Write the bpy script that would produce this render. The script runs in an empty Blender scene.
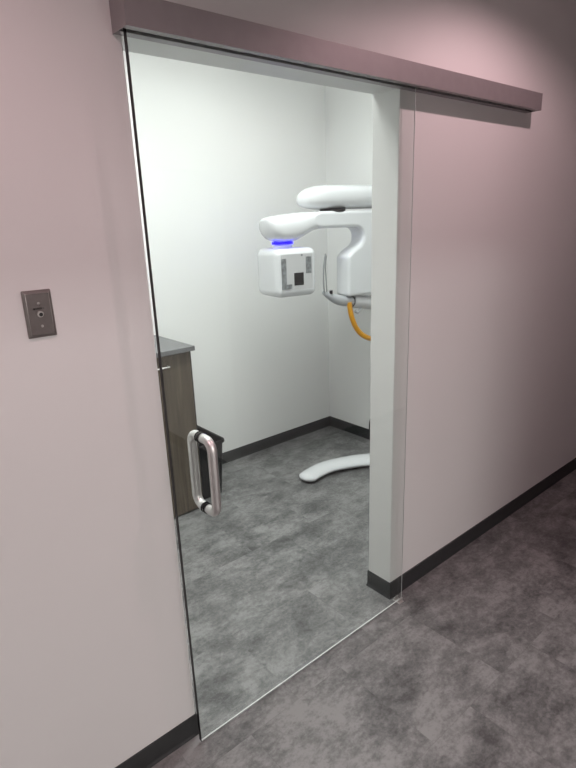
import bpy, bmesh, math, random
from mathutils import Vector, Matrix
S = bpy.context.scene
COL = S.collection

# ------------------------------------------------------------------ camera, world, lights, exposure
cd = bpy.data.cameras.new('camera'); cam = bpy.data.objects.new('camera', cd); COL.objects.link(cam)
_x, _y, _z = Vector((.763, -.646, -.036)), Vector((-.211, -.196, -.958)), Vector((.611, .738, -.286))
_z.normalize(); _x = (_x - _z*_x.dot(_z)).normalized(); _y = _z.cross(_x)
m = Matrix.Identity(4)
for i in range(3):
    m[i][0] = _x[i]; m[i][1] = -_y[i]; m[i][2] = -_z[i]
m.translation = (0, -1.427, 1.778)
cam.matrix_world = m
cd.sensor_fit = 'VERTICAL'; cd.sensor_height = 36; cd.lens = 540.78/768*36; cd.clip_start = .02
S.camera = cam

w = bpy.data.worlds.new('world'); S.world = w; w.use_nodes = True
w.node_tree.nodes['Background'].inputs[0].default_value = (.5, .5, .5, 1)
w.node_tree.nodes['Background'].inputs[1].default_value = .02
S.view_settings.view_transform = 'Standard'; S.view_settings.look = 'None'
S.view_settings.gamma = 1; S.view_settings.use_curve_mapping = False
S.view_settings.exposure = 0.0

def area(name, loc, size, power, color, rot=(0, 0, 0), sy=None, spread=180):
    l = bpy.data.lights.new(name, 'AREA'); l.energy = power; l.color = color; l.size = size
    if sy: l.shape = 'RECTANGLE'; l.size_y = sy
    l.spread = math.radians(spread)
    o = bpy.data.objects.new(name, l); COL.objects.link(o); o.location = loc; o.rotation_euler = rot
    return o
def spot(name, loc, power, color, angle, blend, r=.04, rot=(0, 0, 0)):
    l = bpy.data.lights.new(name, 'SPOT'); l.energy = power; l.color = color
    l.spot_size = math.radians(angle); l.spot_blend = blend; l.shadow_soft_size = r
    o = bpy.data.objects.new(name, l); COL.objects.link(o); o.location = loc; o.rotation_euler = rot
    return o
PINK = (1.0, .66, .70)
NEUT = (1.0, .945, .925)
COOL = (.97, 1.0, .975)
CEIL = 2.86
RCEIL = 3.25
DOWN = [(2.15, -.78), (.0, -.87)]
spot('downlight_lamp', (DOWN[0][0], DOWN[0][1], CEIL-.012), 48, PINK, 150, .40, rot=(0, math.radians(-4), 0))
spot('downlight_lamp', (DOWN[1][0], DOWN[1][1], CEIL-.012), 46, PINK, 150, .6)
area('open_office_lamp', (.6, -4.6, CEIL-.03), 1.2, 116, NEUT, sy=1.2)
area('exam_room_lamp_and_fill', (1.80, .72, RCEIL-.045), 1.16, 26, COOL, sy=.56, spread=140)
area('exam_room_lamp_and_fill', (.55, .72, RCEIL-.045), .8, 12, COOL, sy=.56, spread=120, rot=(0, 0, 0))  # added fill lamp, lifts the right wall and the jamb

# ------------------------------------------------------------------ materials
def mat(name, col=(.8, .8, .8), rough=.5, metal=0, spec=.5, coat=0, emit=None, estr=0, bump=0, bscale=200, vary=0, vscale=3):
    M = bpy.data.materials.new(name); M.use_nodes = True
    nt = M.node_tree; b = nt.nodes['Principled BSDF']
    b.inputs['Base Color'].default_value = (*col, 1); b.inputs['Roughness'].default_value = rough
    b.inputs['Metallic'].default_value = metal; b.inputs['Specular IOR Level'].default_value = spec
    b.inputs['Coat Weight'].default_value = coat
    if emit:
        b.inputs['Emission Color'].default_value = (*emit, 1); b.inputs['Emission Strength'].default_value = estr
    tc = nt.nodes.new('ShaderNodeTexCoord')
    if bump:
        n = nt.nodes.new('ShaderNodeTexNoise'); n.inputs['Scale'].default_value = bscale; n.inputs['Detail'].default_value = 4
        nt.links.new(tc.outputs['Object'], n.inputs['Vector'])
        bp = nt.nodes.new('ShaderNodeBump'); bp.inputs['Strength'].default_value = bump; bp.inputs['Distance'].default_value = .002
        nt.links.new(n.outputs['Fac'], bp.inputs['Height']); nt.links.new(bp.outputs['Normal'], b.inputs['Normal'])
    if vary:
        n = nt.nodes.new('ShaderNodeTexNoise'); n.inputs['Scale'].default_value = vscale; n.inputs['Detail'].default_value = 5
        nt.links.new(tc.outputs['Object'], n.inputs['Vector'])
        r = nt.nodes.new('ShaderNodeValToRGB')
        r.color_ramp.elements[0].position = .3; r.color_ramp.elements[1].position = .7
        r.color_ramp.elements[0].color = (*[c*(1-vary) for c in col], 1); r.color_ramp.elements[1].color = (*[min(1, c*(1+vary)) for c in col], 1)
        nt.links.new(n.outputs['Fac'], r.inputs['Fac']); nt.links.new(r.outputs['Color'], b.inputs['Base Color'])
    return M

M_wall = mat('wall_paint', (.76, .755, .745), .42, spec=.45, bump=.12, bscale=260, vary=.012, vscale=1.5)
M_room = mat('exam_room_wall_paint', (.885, .885, .875), .5, spec=.4, bump=.12, bscale=260, vary=.012, vscale=1.5)
M_ceil = mat('ceiling_paint', (.78, .78, .77), .9, bump=.2)
M_base = mat('rubber_base', (.028, .03, .031), .42, spec=.5, bump=.05, vary=.06, vscale=20)
M_alu = mat('brushed_aluminium', (.33, .305, .31), .45, metal=.4, bump=.06, bscale=900, vary=.03, vscale=30)
M_steel = mat('satin_steel', (.78, .76, .75), .42, metal=1, bump=.03, bscale=700, vary=.03, vscale=40)
M_plate = mat('plate_steel', (.125, .108, .104), .36, metal=.55, bump=.05, bscale=900, vary=.08, vscale=60)
M_plate2 = mat('lightened_steel', (.34, .31, .30), .35, metal=1)  # bevel reflections put into a paler steel; screws and lock share it
M_black = mat('black_rubber', (.006, .006, .007), .5)
M_bin = mat('black_plastic', (.008, .008, .009), .38, bump=.06)
M_white = mat('white_gloss_plastic', (.73, .74, .76), .24, spec=.5, coat=.3)
M_grey = mat('light_grey_plastic', (.42, .43, .45), .35)
M_mid = mat('mid_grey_plastic', (.20, .21, .22), .3, vary=.5, vscale=45)
M_panel = mat('pale_grey_panel', (.55, .55, .56), .3)
M_screen = mat('black_screen', (.012, .012, .013), .25)
M_orange = mat('amber_plastic', (.70, .32, .010), .28)
M_blue = mat('blue_light_ring', (.004, .004, .35), .6, spec=.1, emit=(.006, .003, 1), estr=7)
M_counter = mat('grey_laminate', (.15, .15, .155), .38, vary=.12, vscale=60)
M_lens = mat('lamp_lens', (.9, .9, .9), .5, emit=(1, .97, .95), estr=2)
M_edge = mat('polished_glass_edge', (.85, .86, .86), .25, spec=.8)
M_text = mat('engraved_black', (.01, .01, .01), .6)

def wood():
    M = bpy.data.materials.new('wood_laminate'); M.use_nodes = True; nt = M.node_tree; b = nt.nodes['Principled BSDF']
    tc = nt.nodes.new('ShaderNodeTexCoord'); mp = nt.nodes.new('ShaderNodeMapping'); mp.inputs['Scale'].default_value = (38, 38, 1.6)
    n = nt.nodes.new('ShaderNodeTexNoise'); n.inputs['Scale'].default_value = 1.6; n.inputs['Detail'].default_value = 6; n.inputs['Distortion'].default_value = .4
    r = nt.nodes.new('ShaderNodeValToRGB'); r.color_ramp.elements[0].position = .32; r.color_ramp.elements[1].position = .72
    r.color_ramp.elements[0].color = (.070, .053, .038, 1); r.color_ramp.elements[1].color = (.135, .108, .080, 1)
    nt.links.new(tc.outputs['Object'], mp.inputs[0]); nt.links.new(mp.outputs[0], n.inputs['Vector'])
    nt.links.new(n.outputs['Fac'], r.inputs['Fac']); nt.links.new(r.outputs['Color'], b.inputs['Base Color'])
    b.inputs['Roughness'].default_value = .5
    return M
M_wood = wood()

def floor_mat():
    M = bpy.data.materials.new('concrete_look_vinyl_tile'); M.use_nodes = True; nt = M.node_tree; L = nt.links; N = nt.nodes
    b = N['Principled BSDF']
    def nd(t, **k):
        o = N.new(t)
        for a, v in k.items(): setattr(o, a, v)
        return o
    def math_(op, a, b_=None, c=None):
        o = nd('ShaderNodeMath', operation=op)
        for i, v in enumerate((a, b_, c)):
            if v is None: continue
            if isinstance(v, (int, float)): o.inputs[i].default_value = v
            else: L.new(v, o.inputs[i])
        return o.outputs[0]
    tc = nd('ShaderNodeTexCoord'); sx = nd('ShaderNodeSeparateXYZ'); L.new(tc.outputs['Object'], sx.inputs[0])
    TX, TY = .46, .46
    v = math_('DIVIDE', math_('ADD', sx.outputs[1], .600+10*TY), TY); iv = math_('FLOOR', v)
    off = math_('MULTIPLY', math_('MODULO', iv, 2), .5)
    u = math_('ADD', math_('DIVIDE', math_('ADD', sx.outputs[0], 9.29), TX), off); iu = math_('FLOOR', u)
    cx = nd('ShaderNodeCombineXYZ'); L.new(iu, cx.inputs[0]); L.new(iv, cx.inputs[1])
    wn = nd('ShaderNodeTexWhiteNoise', noise_dimensions='3D'); L.new(cx.outputs[0], wn.inputs['Vector'])
    # vector offset per tile
    sc = nd('ShaderNodeVectorMath', operation='SCALE'); sc.inputs['Scale'].default_value = 17; L.new(wn.outputs['Color'], sc.inputs[0])
    ad = nd('ShaderNodeVectorMath', operation='ADD'); L.new(tc.outputs['Object'], ad.inputs[0]); L.new(sc.outputs[0], ad.inputs[1])
    def noise(scale, det, rough, dist, vec, sxyz=(1, 1, 1)):
        mp = nd('ShaderNodeMapping'); mp.inputs['Scale'].default_value = sxyz; L.new(vec, mp.inputs[0])
        n = nd('ShaderNodeTexNoise'); n.inputs['Scale'].default_value = scale; n.inputs['Detail'].default_value = det
        n.inputs['Roughness'].default_value = rough; n.inputs['Distortion'].default_value = dist; L.new(mp.outputs[0], n.inputs['Vector'])
        return n.outputs['Fac']
    # large smooth clouds shared across tiles + per-tile clouds + fine wear
    a = noise(2.6, 4, .5, .2, tc.outputs['Object'], (1, 1.2, 1))
    c = noise(5.2, 9, .66, .25, ad.outputs[0], (1, 1.5, 1))
    e = noise(19, 9, .74, .15, ad.outputs[0], (1, 1.5, 1))
    h = noise(48, 6, .75, .1, ad.outputs[0], (1, 1.3, 1))
    g = noise(120, 4, .7, 0, tc.outputs['Object'])
    t = math_('ADD', math_('MULTIPLY', a, .34), math_('MULTIPLY', c, .70))
    t = math_('ADD', t, math_('MULTIPLY', e, .42)); t = math_('ADD', t, math_('MULTIPLY', math_('SUBTRACT', h, .5), .42)); t = math_('ADD', t, math_('MULTIPLY', g, .10))
    t = math_('ADD', t, math_('MULTIPLY', math_('SUBTRACT', wn.outputs['Value'], .5), .035))
    r = nd('ShaderNodeValToRGB'); cr = r.color_ramp
    cr.elements[0].position = .62; cr.elements[0].color = (.072, .070, .071, 1)
    cr.elements[1].position = .90; cr.elements[1].color = (.262, .258, .256, 1)
    k = cr.elements.new(.755); k.color = (.15, .148, .148, 1)
    L.new(t, r.inputs['Fac'])
    # seams
    fu = math_('FRACT', u); fv = math_('FRACT', v)
    du = math_('MINIMUM', fu, math_('SUBTRACT', 1, fu)); dv = math_('MINIMUM', fv, math_('SUBTRACT', 1, fv))
    dm = math_('MINIMUM', du, dv); seam = math_('LESS_THAN', dm, .002)
    mx = nd('ShaderNodeMix', data_type='RGBA'); L.new(math_('MULTIPLY', seam, .22), mx.inputs[0])
    L.new(r.outputs['Color'], mx.inputs[6]); mx.inputs[7].default_value = (.03, .03, .03, 1)
    L.new(mx.outputs[2], b.inputs['Base Color'])
    L.new(math_('MULTIPLY_ADD', e, .22, .30), b.inputs['Roughness'])
    b.inputs['Specular IOR Level'].default_value = .5
    bp = nd('ShaderNodeBump'); bp.inputs['Strength'].default_value = .15; bp.inputs['Distance'].default_value = .002
    L.new(math_('ADD', e, math_('MULTIPLY', seam, -1.5)), bp.inputs['Height']); L.new(bp.outputs['Normal'], b.inputs['Normal'])
    return M
M_floor = floor_mat()

def glass_mat():
    M = bpy.data.materials.new('clear_glass'); M.use_nodes = True; nt = M.node_tree; N = nt.nodes; L = nt.links
    for n in list(N):
        if n.type == 'BSDF_PRINCIPLED': N.remove(n)
    out = [n for n in N if n.type == 'OUTPUT_MATERIAL'][0]
    lw = N.new('ShaderNodeLayerWeight'); lw.inputs['Blend'].default_value = .5
    p = N.new('ShaderNodeMath'); p.operation = 'POWER'; L.new(lw.outputs['Facing'], p.inputs[0]); p.inputs[1].default_value = 5
    q = N.new('ShaderNodeMath'); q.operation = 'MULTIPLY_ADD'; L.new(p.outputs[0], q.inputs[0]); q.inputs[1].default_value = .96; q.inputs[2].default_value = .042
    t = N.new('ShaderNodeBsdfTransparent'); t.inputs[0].default_value = (.962, .984, .976, 1)
    g = N.new('ShaderNodeBsdfGlossy'); g.inputs['Roughness'].default_value = .01
    mx = N.new('ShaderNodeMixShader'); L.new(q.outputs[0], mx.inputs[0]); L.new(t.outputs[0], mx.inputs[1]); L.new(g.outputs[0], mx.inputs[2])
    L.new(mx.outputs[0], out.inputs[0])
    return M
M_glass = glass_mat()
def clear_plastic():
    M = bpy.data.materials.new('clear_plastic'); M.use_nodes = True; b = M.node_tree.nodes['Principled BSDF']
    b.inputs['Base Color'].default_value = (.36, .37, .38, 1); b.inputs['Roughness'].default_value = .15; b.inputs['Alpha'].default_value = .85
    return M
M_clear = clear_plastic()

# ------------------------------------------------------------------ mesh helpers
def link(name, bm, mt, parent=None, smooth=False, bevel=0, seg=3, ang=40):
    bmesh.ops.recalc_face_normals(bm, faces=bm.faces)
    me = bpy.data.meshes.new(name); bm.to_mesh(me); bm.free(); me.materials.append(mt)
    o = bpy.data.objects.new(name, me); COL.objects.link(o)
    if parent: o.parent = parent
    if smooth:
        for p in me.polygons: p.use_smooth = True
        me.set_sharp_from_angle(angle=math.radians(ang))
    if bevel:
        b = o.modifiers.new('bevel', 'BEVEL'); b.width = bevel; b.segments = seg; b.limit_method = 'ANGLE'; b.angle_limit = math.radians(35)
        b.harden_normals = True
        for p in me.polygons: p.use_smooth = True
        me.set_sharp_from_angle(angle=math.radians(180))
    return o
def box(bm, x0, x1, y0, y1, z0, z1):
    v = [bm.verts.new((x, y, z)) for x in (x0, x1) for y in (y0, y1) for z in (z0, z1)]
    for f in ((0, 1, 3, 2), (4, 6, 7, 5), (0, 4, 5, 1), (2, 3, 7, 6), (0, 2, 6, 4), (1, 5, 7, 3)): bm.faces.new([v[i] for i in f])
    return v
def cyl(bm, c, r, h, axis='z', n=32, r2=None):
    r2 = r if r2 is None else r2
    ca, cb = [], []
    for i in range(n):
        a = 2*math.pi*i/n; p, q = math.cos(a), math.sin(a)
        f = {'z': lambda R, t: (p*R, q*R, t), 'y': lambda R, t: (p*R, t, q*R), 'x': lambda R, t: (t, p*R, q*R)}[axis]
        ca.append(bm.verts.new(Vector(c)+Vector(f(r, 0)))); cb.append(bm.verts.new(Vector(c)+Vector(f(r2, h))))
    for i in range(n): bm.faces.new((ca[i], ca[(i+1) % n], cb[(i+1) % n], cb[i]))
    bm.faces.new(ca); bm.faces.new(cb)
def tube(bm, pts, r, n=16, ry=None, cap=True):
    """sweep a circle (or ellipse, ry vertical) along pts"""
    pts = [Vector(p) for p in pts]; rings = []
    rr = r if isinstance(r, (list, tuple)) else [r]*len(pts)
    up = None
    for i, p in enumerate(pts):
        t = (pts[min(i+1, len(pts)-1)] - pts[max(i-1, 0)]).normalized()
        if up is None:
            up = Vector((0, 0, 1)) if abs(t.z) < .9 else Vector((0, 1, 0))
        side = t.cross(up).normalized(); up = side.cross(t).normalized()
        k = (ry/r if not isinstance(r, (list, tuple)) else ry/max(rr)) if ry else 1
        rings.append([bm.verts.new(p + side*math.cos(2*math.pi*j/n)*rr[i] + up*math.sin(2*math.pi*j/n)*rr[i]*k) for j in range(n)])
    for a, b in zip(rings, rings[1:]):
        for j in range(n): bm.faces.new((a[j], a[(j+1) % n], b[(j+1) % n], b[j]))
    if cap: bm.faces.new(rings[0]); bm.faces.new(rings[-1])
def fillet(P, r, n=8):
    """round the inner corners of a 3D polyline"""
    P = [Vector(p) for p in P]; out = [P[0]]
    for i in range(1, len(P)-1):
        a, b, c = P[i-1], P[i], P[i+1]; u = (a-b).normalized(); v = (c-b).normalized()
        ang = u.angle(v); d = r/math.tan(ang/2); s, e = b+u*d, b+v*d
        cen = b + (u+v).normalized()*(r/math.sin(ang/2)); f = (b-cen).normalized(); g = (e-s).normalized(); h = (math.pi-ang)/2
        for k in range(n+1):
            a = -h+2*h*k/n; out.append(cen+f*r*math.cos(a)+g*r*math.sin(a))
    out.append(P[-1]); return out
def bez(P, n=30):
    """Catmull-Rom through P"""
    P = [Vector(p) for p in P]; Q = [2*P[0]-P[1]]+P+[2*P[-1]-P[-2]]; out = []
    for i in range(1, len(Q)-2):
        for k in range(n):
            t = k/n; a, b, c, d = Q[i-1:i+3]
            out.append(.5*((2*b)+(c-a)*t+(2*a-5*b+4*c-d)*t*t+(3*b-a-3*c+d)*t**3))
    out.append(P[-1]); return out
def lathe(bm, prof, c=(0, 0, 0), n=40, sy=1, sx=1):
    rings = []
    for r, z in prof:
        if r < 1e-5: rings.append([bm.verts.new((c[0], c[1], c[2]+z))])
        else: rings.append([bm.verts.new((c[0]+sx*r*math.cos(2*math.pi*j/n), c[1]+sy*r*math.sin(2*math.pi*j/n), c[2]+z)) for j in range(n)])
    for a, b in zip(rings, rings[1:]):
        for j in range(n):
            k = (j+1) % n
            if len(a) == 1 and len(b) == 1: continue
            if len(a) == 1: bm.faces.new((a[0], b[k], b[j]))
            elif len(b) == 1: bm.faces.new((a[j], a[k], b[0]))
            else: bm.faces.new((a[j], a[k], b[k], b[j]))
    for r in (rings[0], rings[-1]):
        if len(r) > 1: bm.faces.new(r)
def prism(bm, poly, y0, y1):
    """extrude an (x,z) polygon along y"""
    a = [bm.verts.new((x, y0, z)) for x, z in poly]; b = [bm.verts.new((x, y1, z)) for x, z in poly]
    n = len(poly)
    for i in range(n): bm.faces.new((a[i], a[(i+1) % n], b[(i+1) % n], b[i]))
    bm.faces.new(a); bm.faces.new(b)
def thing(name, label, cat, loc=(0, 0, 0), rz=0, group=None):
    o = bpy.data.objects.new(name, None); COL.objects.link(o); o.location = loc; o.rotation_euler = (0, 0, rz)
    o['label'] = label; o['category'] = cat
    if group: o['group'] = group
    return o
def tag(o, label, cat, group=None):
    o['label'] = label; o['category'] = cat
    if group: o['group'] = group
    return o
def struct(o, label=None):
    o['kind'] = 'structure'
    if label: o['label'] = label
    return o
BM = bmesh.new

# ------------------------------------------------------------------ the setting
OX0, OX1, OZ, TH = .6885, 1.774, 2.243, .1355       # door opening in the corridor wall
RX, RY = 3.217, 1.8824                              # far side wall and back wall of the exam room
CX, CY = 1.99, -1.65                                # corner of the wall opposite the door
BH = .088
b = BM(); box(b, -3, 7, -6, 2.1, -.1, 0); struct(link('floor', b, M_floor))
b = BM(); box(b, -3, 7, -6, 0, CEIL, CEIL+.1); struct(link('ceiling', b, M_ceil))
b = BM(); box(b, -.1, RX+.1, TH, RY+.1, RCEIL, RCEIL+.1); struct(link('ceiling_exam_room', b, M_ceil))
b = BM()                                            # corridor wall with the opening, rounded corner beads
prism(b, [(-2.9, 0), (OX0, 0), (OX0, OZ), (OX1, OZ), (OX1, 0), (6.9, 0), (6.9, RCEIL), (-2.9, RCEIL)], 0, TH)
struct(link('wall_front', b, M_wall, bevel=.004, seg=3))
b = BM(); box(b, -.1, RX+.1, RY, RY+.1, 0, RCEIL); struct(link('wall_back', b, M_room))
b = BM(); box(b, RX, RX+.1, TH, RY, 0, RCEIL); struct(link('wall_right', b, M_room))
b = BM(); box(b, -.1, 0, TH, RY, 0, RCEIL); struct(link('wall_left', b, M_room))
b = BM(); box(b, CX, 6.9, -6, CY, 0, CEIL); struct(link('wall_opposite', b, M_wall))
b = BM(); box(b, -2.9, CX, CY-.18, CY, 2.1, CEIL); struct(link('added_bulkhead_1', b, M_wall), 'added bulkhead across the open side of the corridor, shading the upper wall')  # added, unseen: keeps the lamp behind the camera off the upper wall
b = BM(); box(b, -3, CX, -6, -5.9, 0, CEIL); struct(link('wall_rear', b, M_wall))
b = BM(); box(b, -3, -2.9, -5.9, 0, 0, CEIL); struct(link('wall_end', b, M_wall))
b = BM(); box(b, 6.9, 7, CY, 2, 0, CEIL); struct(link('wall_far', b, M_wall))

def baseboard(name, path):
    """cove base: profile (offset from wall, height) swept along a floor path, wall on the left of travel"""
    prof = [(0, 0), (.0095, 0), (.009, .0025), (.0068, .006), (.005, .012), (.0045, .02), (.0045, BH-.004), (.0032, BH-.001), (0, BH)]
    P = [Vector((p[0], p[1])) for p in path]; b = BM(); rings = []
    for i, p in enumerate(P):
        d0 = (P[i]-P[i-1]).normalized() if i else (P[1]-P[0]).normalized()
        d1 = (P[i+1]-P[i]).normalized() if i < len(P)-1 else d0
        n0, n1 = Vector((d0.y, -d0.x)), Vector((d1.y, -d1.x)); nn = (n0+n1).normalized(); k = 1/max(.3, nn.dot(n0))
        rings.append([b.verts.new((p.x+nn.x*o*k, p.y+nn.y*o*k, z+.0005)) for o, z in prof])
    for a, c in zip(rings, rings[1:]):
        for j in range(len(prof)-1): b.faces.new((a[j], a[j+1], c[j+1], c[j]))
    b.faces.new(rings[0]); b.faces.new(rings[-1])
    return struct(link(name, b, M_base, smooth=True, ang=50))
baseboard('baseboard_left', [(-2.9, 0), (OX0, 0), (OX0, TH), (0, TH), (0, TH+.02)])
baseboard('baseboard_right', [(RX, TH+.02), (RX-.001, TH), (OX1, TH), (OX1, 0), (6.9, 0)])
baseboard('baseboard_back', [(RX, RY), (RX, TH+.03)])
baseboard('baseboard_rear', [(1.60, RY), (RX, RY)])
baseboard('baseboard_opposite', [(6.9, CY), (CX, CY), (CX, -5.9)])

# ------------------------------------------------------------------ ceiling lamps (they light the place from above the frame)
for x, y in DOWN:
    t = thing('recessed_downlight', 'small round recessed downlight in the corridor ceiling', 'ceiling light', (x, y, CEIL), group='corridor downlights')
    b = BM(); lathe(b, [(.055, -.004), (.075, -.006), (.085, -.001), (.085, 0), (.055, 0), (.055, -.004)]); link('trim_ring', b, M_white, t, smooth=True)
    b = BM(); cyl(b, (0, 0, -.003), .054, .002); link('lens', b, M_lens, t)
for x, y in ((1.80, .72), (.55, .72)):  # second panel is an added fixture for the fill lamp
    t = thing('ceiling_light_panel', 'unseen long white light panel in the exam room ceiling', 'ceiling light', (x, y, RCEIL), group='exam room light panels')
    b = BM()
    for k in range(4):
        s, q, S2, Q2 = .31, .28, .61, .58
        x0, x1, y0, y1 = ((-S2, S2, q, s), (-S2, S2, -s, -q), (-S2, -Q2, -q, q), (Q2, S2, -q, q))[k]; box(b, x0, x1, y0, y1, -.03, 0)
    link('frame', b, M_white, t)
    b = BM(); box(b, -.579, .579, -.279, .279, -.026, -.02); link('diffuser', b, M_lens, t)

# ------------------------------------------------------------------ sliding glass door
GL, GR, GY0, GY1, GB, GT = .6765, 1.808, -.047, -.035, .008, 2.2445
door = struct(thing('door_1', 'frameless clear glass sliding door hanging in front of the doorway', 'door', ((GL+GR)/2, (GY0+GY1)/2, GB)))
ox, oy, oz = -(GL+GR)/2, -(GY0+GY1)/2, -GB
def shift(b): bmesh.ops.translate(b, verts=b.verts, vec=(ox, oy, oz)); return b
e = .0015
b = BM(); box(b, GL+.002, GR-e, GY0, GY1, GB+.0035, GT); link('glass_panel', shift(b), M_glass, door)
b = BM(); box(b, GL, GL+.002, GY0-.0006, GY1+.0006, GB, GT); o = link('dark_glass_edge', shift(b), M_black, door); o['label'] = 'black strip for the dark look of the left glass edge'  # dark look of the bare glass edge put into a black strip
b = BM(); box(b, GR-e, GR, GY0, GY0+.003, GB+.0035, GT); o = link('glass_edge', shift(b), M_edge, door)
b = BM(); box(b, GL+.002, GR-e, GY0, GY0+.004, GB+.001, GB+.0035); link('glass_edge', shift(b), M_edge, door)
HX, HZ0, HZ1, HR = .786, .902, 1.148, .0150
for sgn, yy, yg, nm in ((-1, -.104, GY0, 'outer'), (1, .016, GY1, 'inner')):
    b = BM()
    P = fillet([(HX, yg, HZ0), (HX, yy, HZ0), (HX, yy, HZ1), (HX, yg, HZ1)], .032, 10)
    tube(b, P, HR, 24)
    h = link('pull_handle', shift(b), M_steel, door, smooth=True); h['label'] = 'satin steel grip on the %s face of the glass' % nm
    for z in (HZ0, HZ1):
        b = BM(); cyl(b, (HX, yg, z), HR+.0025, sgn*.004, 'y', 28); link('gasket', shift(b), M_black, h, smooth=True)

# track cover box above the door: hollow channel, open slot below for the glass
HX0, HX1, HY, HZB, HZT = .664, 2.712, -.077, 2.2365, 2.307
hd = thing('door_track_cover', 'long brushed metal box cover over the sliding door track above the doorway', 'door track', ((HX0+HX1)/2, 0, HZB))
def sh2(b): bmesh.ops.translate(b, verts=b.verts, vec=(-(HX0+HX1)/2, 0, -HZB)); return b
b = BM()

box(b, HX0+.003, HX1-.003, HY, HY+.003, HZB, HZT)           # front face
box(b, HX0+.003, HX1-.003, HY+.003, -.0005, HZT-.003, HZT)   # top
box(b, HX0+.003, HX1-.003, HY+.003, GY0-.006, HZB, HZB+.003) # front lip
box(b, HX0+.003, HX1-.003, GY1+.006, -.0005, HZB, HZB+.003)  # rear lip
link('cover', sh2(b), M_alu, hd)
for x0 in (HX0, HX1-.003):
    b = BM(); box(b, x0, x0+.003, HY-.0006, -.0005, HZB-.0006, HZT+.0006); link('end_cap', sh2(b), M_alu, hd)
b = BM(); box(b, HX0+.004, HX1-.004, GY0-.004, GY1+.004, HZT-.026, HZT-.004); link('track_rail', sh2(b), M_black, hd)

# floor guide at the foot of the door jamb
fg = thing('floor_guide', 'small grey metal door guide on the floor at the foot of the doorway corner', 'door guide', (1.79, -.041, 0))
b = BM(); box(b, -.016, .016, -.022, .022, .0003, .004); link('base_plate', b, M_steel, fg, bevel=.001)
for y in (-.016, .010):
    b = BM(); box(b, -.014, .014, y, y+.006, .004, .020); link('guide_lip', b, M_steel, fg, bevel=.0015)

# ------------------------------------------------------------------ key switch plate on the wall
kp = thing('key_switch_plate', 'brushed steel key switch plate on the pink-lit wall left of the door', 'switch', (.3865, 0, 1.583))
W2, H2, T = .0345, .0585, .0095
b = BM()
o1 = [(-W2, -H2), (W2, -H2), (W2, H2), (-W2, H2)]; o2 = [(x*(1-.007/W2), z*(1-.0075/H2)) for x, z in o1]
r0 = [b.verts.new((x, -.0003, z)) for x, z in o1]; r1 = [b.verts.new((x, -.0045, z)) for x, z in o1]; r2 = [b.verts.new((x, -T, z)) for x, z in o2]
for A, B in ((r0, r1), (r1, r2)):
    for i in range(4): b.faces.new((A[i], A[(i+1) % 4], B[(i+1) % 4], B[i]))
b.faces.new(r0); b.faces.new(r2)
bv = link('plate', b, M_plate2, kp, bevel=.0022, seg=3)
b = BM(); box(b, -W2+.0078, W2-.0078, -T-.0004, -T+.001, -H2+.0085, H2-.0085); link('brushed_face', b, M_plate, kp, bevel=.0003, seg=1)  # darker sheet added over the face so the bevels look lit
b = BM(); lathe(b, [(.0, .0012), (.003, .001), (.0045, 0)], n=20); bmesh.ops.rotate(b, verts=b.verts, matrix=Matrix.Rotation(math.radians(90), 3, 'X')); bmesh.ops.translate(b, verts=b.verts, vec=(0, -T, .026))
link('screw', b, M_plate2, kp, smooth=True)
b = BM(); lathe(b, [(.0, .0012), (.003, .001), (.004, 0)], n=20); bmesh.ops.rotate(b, verts=b.verts, matrix=Matrix.Rotation(math.radians(90), 3, 'X')); bmesh.ops.translate(b, verts=b.verts, vec=(.0005, -T, -.030))
link('screw', b, M_plate2, kp, smooth=True)
b = BM(); cyl(b, (0, -T, .000), .0085, -.0025, 'y', 28, r2=.0075); lk = link('lock_cylinder', b, M_plate2, kp, smooth=True)
b = BM(); cyl(b, (.0012, -T-.0026, -.001), .0046, -.0006, 'y', 20); link('keyhole', b, M_black, lk)
b = BM()                                            # engraved marking between screw and lock (too small to read)
cyl(b, (-.0125, -T, .0135), .0024, -.0004, 'y', 14)
for k, (x, wd, h) in enumerate(((-.0075, .0024, .0042), (-.0042, .0022, .0036), (-.001, .0024, .004), (.0024, .002, .0036), (.0056, .0024, .0042), (.0092, .002, .0036))):
    box(b, x-wd/2, x+wd/2, -T-.0004, -T, .0136-h/2, .0136+h/2)
link('engraved_marking', b, M_text, kp)

# ------------------------------------------------------------------ cabinet, countertop, bin
CF = 1.404
cab = thing('base_cabinet', 'tall grey-brown wood-grain base cabinet against the back wall of the exam room', 'cabinet', (1.14, 1.64, 0))
def sh3(b): bmesh.ops.translate(b, verts=b.verts, vec=(-1.14, -1.64, 0)); return b
b = BM(); box(b, .687, 1.587, CF+.019, RY-.005, .03, 1.06); link('body', sh3(b), M_wood, cab)
b = BM(); box(b, .690, 1.585, CF+.022, RY-.01, .0005, .03); link('toe_kick', sh3(b), M_black, cab)
for x0, x1 in ((.690, 1.134), (1.138, 1.583)):
    b = BM(); box(b, x0, x1, CF, CF+.0185, .012, 1.052); dr = link('door', sh3(b), M_wood, cab, bevel=.001)
    xa = x1-.155
    b = BM(); tube(b, fillet([(xa-.14, CF, .992), (xa-.14, CF-.028, .992), (xa, CF-.028, .992), (xa, CF, .992)], .006, 5), .005, 12); link('pull', sh3(b), M_steel, dr, smooth=True)
b = BM(); box(b, 1.5835, 1.5895, CF+.001, RY-.006, .001, 1.058); o = link('edge_strip', sh3(b), M_black, cab); o['label'] = 'black edge strip'
b = BM(); box(b, .3, 1.604, 1.374, RY-.0005, 1.0615, 1.0895)
tag(link('countertop', b, M_counter, bevel=.0015), 'dark grey laminate countertop lying on the wood-grain cabinet', 'countertop')

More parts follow.
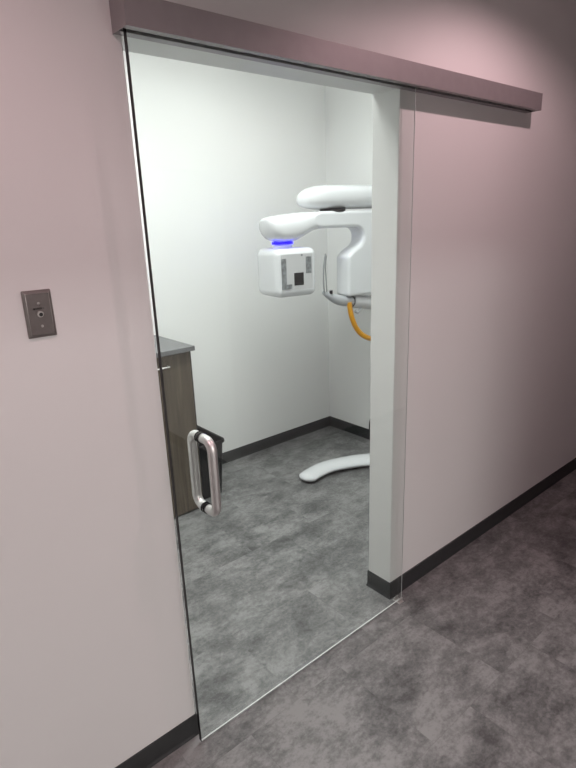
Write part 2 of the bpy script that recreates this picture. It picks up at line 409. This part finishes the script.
bn = thing('wastebasket', 'black rectangular plastic wastebasket on the floor beside the cabinet', 'wastebasket', (1.712, 1.655, 0))
def ring(b, hw, hl, z, r=.02, n=5):
    vs = []
    for cx, cy, a0 in ((hw-r, hl-r, 0), (-hw+r, hl-r, 90), (-hw+r, -hl+r, 180), (hw-r, -hl+r, 270)):
        for k in range(n+1):
            a = math.radians(a0+90*k/n); vs.append(b.verts.new((cx+r*math.cos(a), cy+r*math.sin(a), z)))
    return vs
def loft(b, rings, cap0=True, cap1=True):
    for A, B in zip(rings, rings[1:]):
        n = len(A)
        for i in range(n): b.faces.new((A[i], A[(i+1) % n], B[(i+1) % n], B[i]))
    if cap0: b.faces.new(rings[0])
    if cap1: b.faces.new(rings[-1])
b = BM(); loft(b, [ring(b, .080, .165, .001), ring(b, .100, .192, .395), ring(b, .097, .189, .395), ring(b, .077, .162, .006)])
link('body', b, M_bin, bn, smooth=True)
b = BM(); R_ = [ring(b, .098, .190, .380), ring(b, .108, .200, .380), ring(b, .110, .202, .390), ring(b, .108, .200, .404), ring(b, .098, .190, .400), ring(b, .098, .190, .380)]
loft(b, R_, False, False); link('rim', b, M_bin, bn, smooth=True)

# ------------------------------------------------------------------ dental x-ray machine (local x = along its arm, y = away, z = up)
xr = thing('dental_xray_machine', 'white panoramic dental x-ray machine with a blue light ring standing in the exam room', 'x-ray machine', (2.35, 1.2, 0), math.radians(-9))
def prof_obj(name, prof, y0, y1, mt, parent, bev, extra=None, seg=5):
    b = BM(); prism(b, prof, y0, y1)
    return link(name, b, mt, parent, bevel=bev, seg=seg)
def arcpts(c, r, a0, a1, n=8):
    return [(c[0]+r*math.cos(math.radians(a0+(a1-a0)*k/n)), c[1]+r*math.sin(math.radians(a0+(a1-a0)*k/n))) for k in range(n+1)]
# upper fixed arm: a long pebble shape, lofted along x
def superloft(b, secs, n=32, e=2.6):
    rings = []
    for s, yc, zc, hy, hz in secs:
        R2 = []
        for j in range(n):
            a = 2*math.pi*j/n; ca, sa = math.cos(a), math.sin(a)
            R2.append(b.verts.new((s, yc+hy*math.copysign(abs(ca)**(2/e), ca), zc+hz*math.copysign(abs(sa)**(2/e), sa))))
        rings.append(R2)
    loft(b, rings)
b = BM(); secs = []
for k in range(15):
    t = k/14; s = .030+.20*(1-math.cos(t*math.pi/2)); f = math.sin(t*math.pi/2)**.85 if t else .06
    zc = 1.925-.022*(1-f); secs.append((s, .10, zc, .105*max(f, .05), .0760*max(f, .05)))
secs += [(.3, .10, 1.925, .108, .076), (.72, .10, 1.925, .11, .076), (.78, .10, 1.925, .10, .065)]
superloft(b, secs); link('fixed_arm', b, M_white, xr, smooth=True, ang=60)
# dark hinge gap between the two arms
b = BM(); cyl(b, (.285, .085, 1.832), .085, .024, 'z', 40); link('pivot', b, M_black, xr, smooth=True)
# rotating arm: beam and sensor column in one piece, plus the bowl over the tube head
prof = [(.07, 1.79), (.09, 1.828), (.14, 1.839), (.30, 1.839), (.66, 1.839), (.66, 1.276), (.352, 1.276), (.352, 1.545),
        (.395, 1.580), (.455, 1.612), (.478, 1.640)] + arcpts((.418, 1.668), .064, 0, 90, 8) + [(.28, 1.734), (.14, 1.734), (.09, 1.745)]
b = BM(); prism(b, prof, 0, .15)
ra = link('rotating_arm', b, M_white, xr, bevel=.026, seg=5)
b = BM(); secs = []
for s_, zt, zb, yc, hy in ((-.212, 1.794, 1.765, .125, .045), (-.209, 1.802, 1.738, .125, .070), (-.200, 1.808, 1.712, .125, .092), (-.186, 1.813, 1.692, .125, .105),
        (-.165, 1.818, 1.674, .125, .115), (-.13, 1.824, 1.661, .125, .122), (-.07, 1.830, 1.659, .122, .122), (-.02, 1.834, 1.664, .115, .116), (.02, 1.836, 1.684, .100, .102),
        (.06, 1.838, 1.704, .087, .088), (.10, 1.839, 1.722, .078, .078), (.15, 1.839, 1.732, .075, .0745), (.22, 1.838, 1.735, .075, .073)):
    secs.append((s_, yc, (zt+zb)/2, hy, (zt-zb)/2))
superloft(b, secs, 40, 2.7); link('arm_end', b, M_white, ra, smooth=True, ang=70)
b = BM(); lathe(b, [(.0, 1.645), (.066, 1.645), (.067, 1.647), (.067, 1.658), (.066, 1.660), (0, 1.660)], (-.085, .125, 0), 48); link('light_ring', b, M_blue, xr, smooth=True)['label'] = 'glowing blue light ring'
b = BM(); lathe(b, [(.0, 1.612), (.058, 1.612), (.060, 1.641), (0, 1.641)], (-.085, .125, 0), 40); link('neck', b, M_white, xr, smooth=True)
# tube head box
b = BM(); box(b, -.203, .098, 0, .285, 1.318, 1.622); th = link('tube_head', b, M_white, xr, bevel=.045, seg=6)
b = BM(); box(b, -.172, .058, -.0015, .01, 1.365, 1.588); link('front_panel', b, M_panel, th, bevel=.0012)
b = BM(); prism(b, [(-.172, 1.372), (-.100, 1.372), (-.100, 1.402), (-.138, 1.402), (-.138, 1.562), (-.172, 1.562)], -.003, .01); link('sensor_window', b, M_mid, th)
b = BM(); box(b, .008, .050, -.003, .01, 1.462, 1.566); link('sensor_window', b, M_mid, th)
b = BM(); box(b, -.082, -.012, -.004, .01, 1.392, 1.470); link('screen', b, M_screen, th)['label'] = 'small square black screen'
b = BM(); cyl(b, (-.022, -.0015, 1.578), .007, -.002, 'y', 20); link('indicator', b, M_mid, th)
# patient support bracket
b = BM()
pts = bez([(.180, .06, 1.318), (.215, .06, 1.297), (.27, .06, 1.268), (.34, .06, 1.246), (.42, .06, 1.232)], 6)
tube(b, pts, [.010+.026*min(1, i/16) for i in range(len(pts))], 18)
sb = link('patient_support', b, M_grey, xr, smooth=True, ang=60)
b = BM(); tube(b, [(.42, .06, 1.232), (.425, .06, 1.2315)], .039, 20); link('joint_seal', b, M_black, sb, smooth=True)
b = BM(); tube(b, bez([(.425, .06, 1.235), (.50, .06, 1.222), (.60, .06, 1.205), (.74, .08, 1.20)], 6), .046, 20); link('support_bracket', b, M_panel, sb, smooth=True)
b = BM(); cyl(b, (.236, .045, 1.305), .011, .022, 'z', 16); link('knob', b, M_black, sb, smooth=True)
b = BM(); tube(b, bez([(.50, .04, 1.20), (.478, .035, 1.176), (.452, .03, 1.156), (.432, .025, 1.162), (.425, .023, 1.171)], 6), .009, 12); link('release_lever', b, M_grey, sb, smooth=True)
b = BM(); tube(b, bez([(.184, .05, 1.316), (.176, .045, 1.40), (.176, .04, 1.49), (.192, .04, 1.572)], 8), .0055, 10)
tube(b, bez([(.208, .055, 1.310), (.200, .05, 1.40), (.196, .05, 1.49), (.204, .05, 1.560)], 8), .0045, 10); link('head_rest', b, M_clear, sb, smooth=True)['label'] = 'thin clear head rest wand'
b = BM(); pts = bez([(.378, .03, 1.235), (.384, .03, 1.19), (.402, .03, 1.12), (.44, .03, 1.045), (.49, .03, .992), (.555, .03, .957), (.64, .05, .935)], 8)
tube(b, pts, .018, 18); link('grab_handle', b, M_orange, xr, smooth=True)['label'] = 'curved amber yellow handle'
# column and carriage (behind the door jamb from here)
b = BM(); box(b, .73, .87, .03, .20, .03, 2.08); col = link('column', b, M_white, xr, bevel=.03, seg=4)
b = BM(); box(b, .71, .74, .04, .18, 1.05, 2.0); link('carriage', b, M_white, col, bevel=.005)
# base foot: low curved tube
b = BM(); fp = bez([(-.066, -.028, .034), (.04, .022, .034), (.20, .050, .035), (.40, .010, .036), (.58, -.045, .036), (.76, .04, .036)], 8)
n = len(fp); rr = [(.070+.016*min(1, i/28))*min(1, math.sqrt(max(0.0, 1-(1-min(1, i/6))**2))+.12) for i in range(n)]
tube(b, fp, rr, 24, ry=.034)
link('base_foot', b, M_white, xr, smooth=True, ang=70)
pc = thing('power_cord', 'thin black power cord hanging by the side wall at the back of the exam room', 'cord', (RX, 1.378, 0))
b = BM(); tube(b, bez([(-.02, -.06, .30), (-.025, -.02, .24), (-.03, .0, .18), (-.03, .005, .10), (-.035, -.01, .03), (-.05, -.08, .008), (-.08, -.25, .006)], 8), .005, 10)
link('cable', b, M_black, pc, smooth=True)
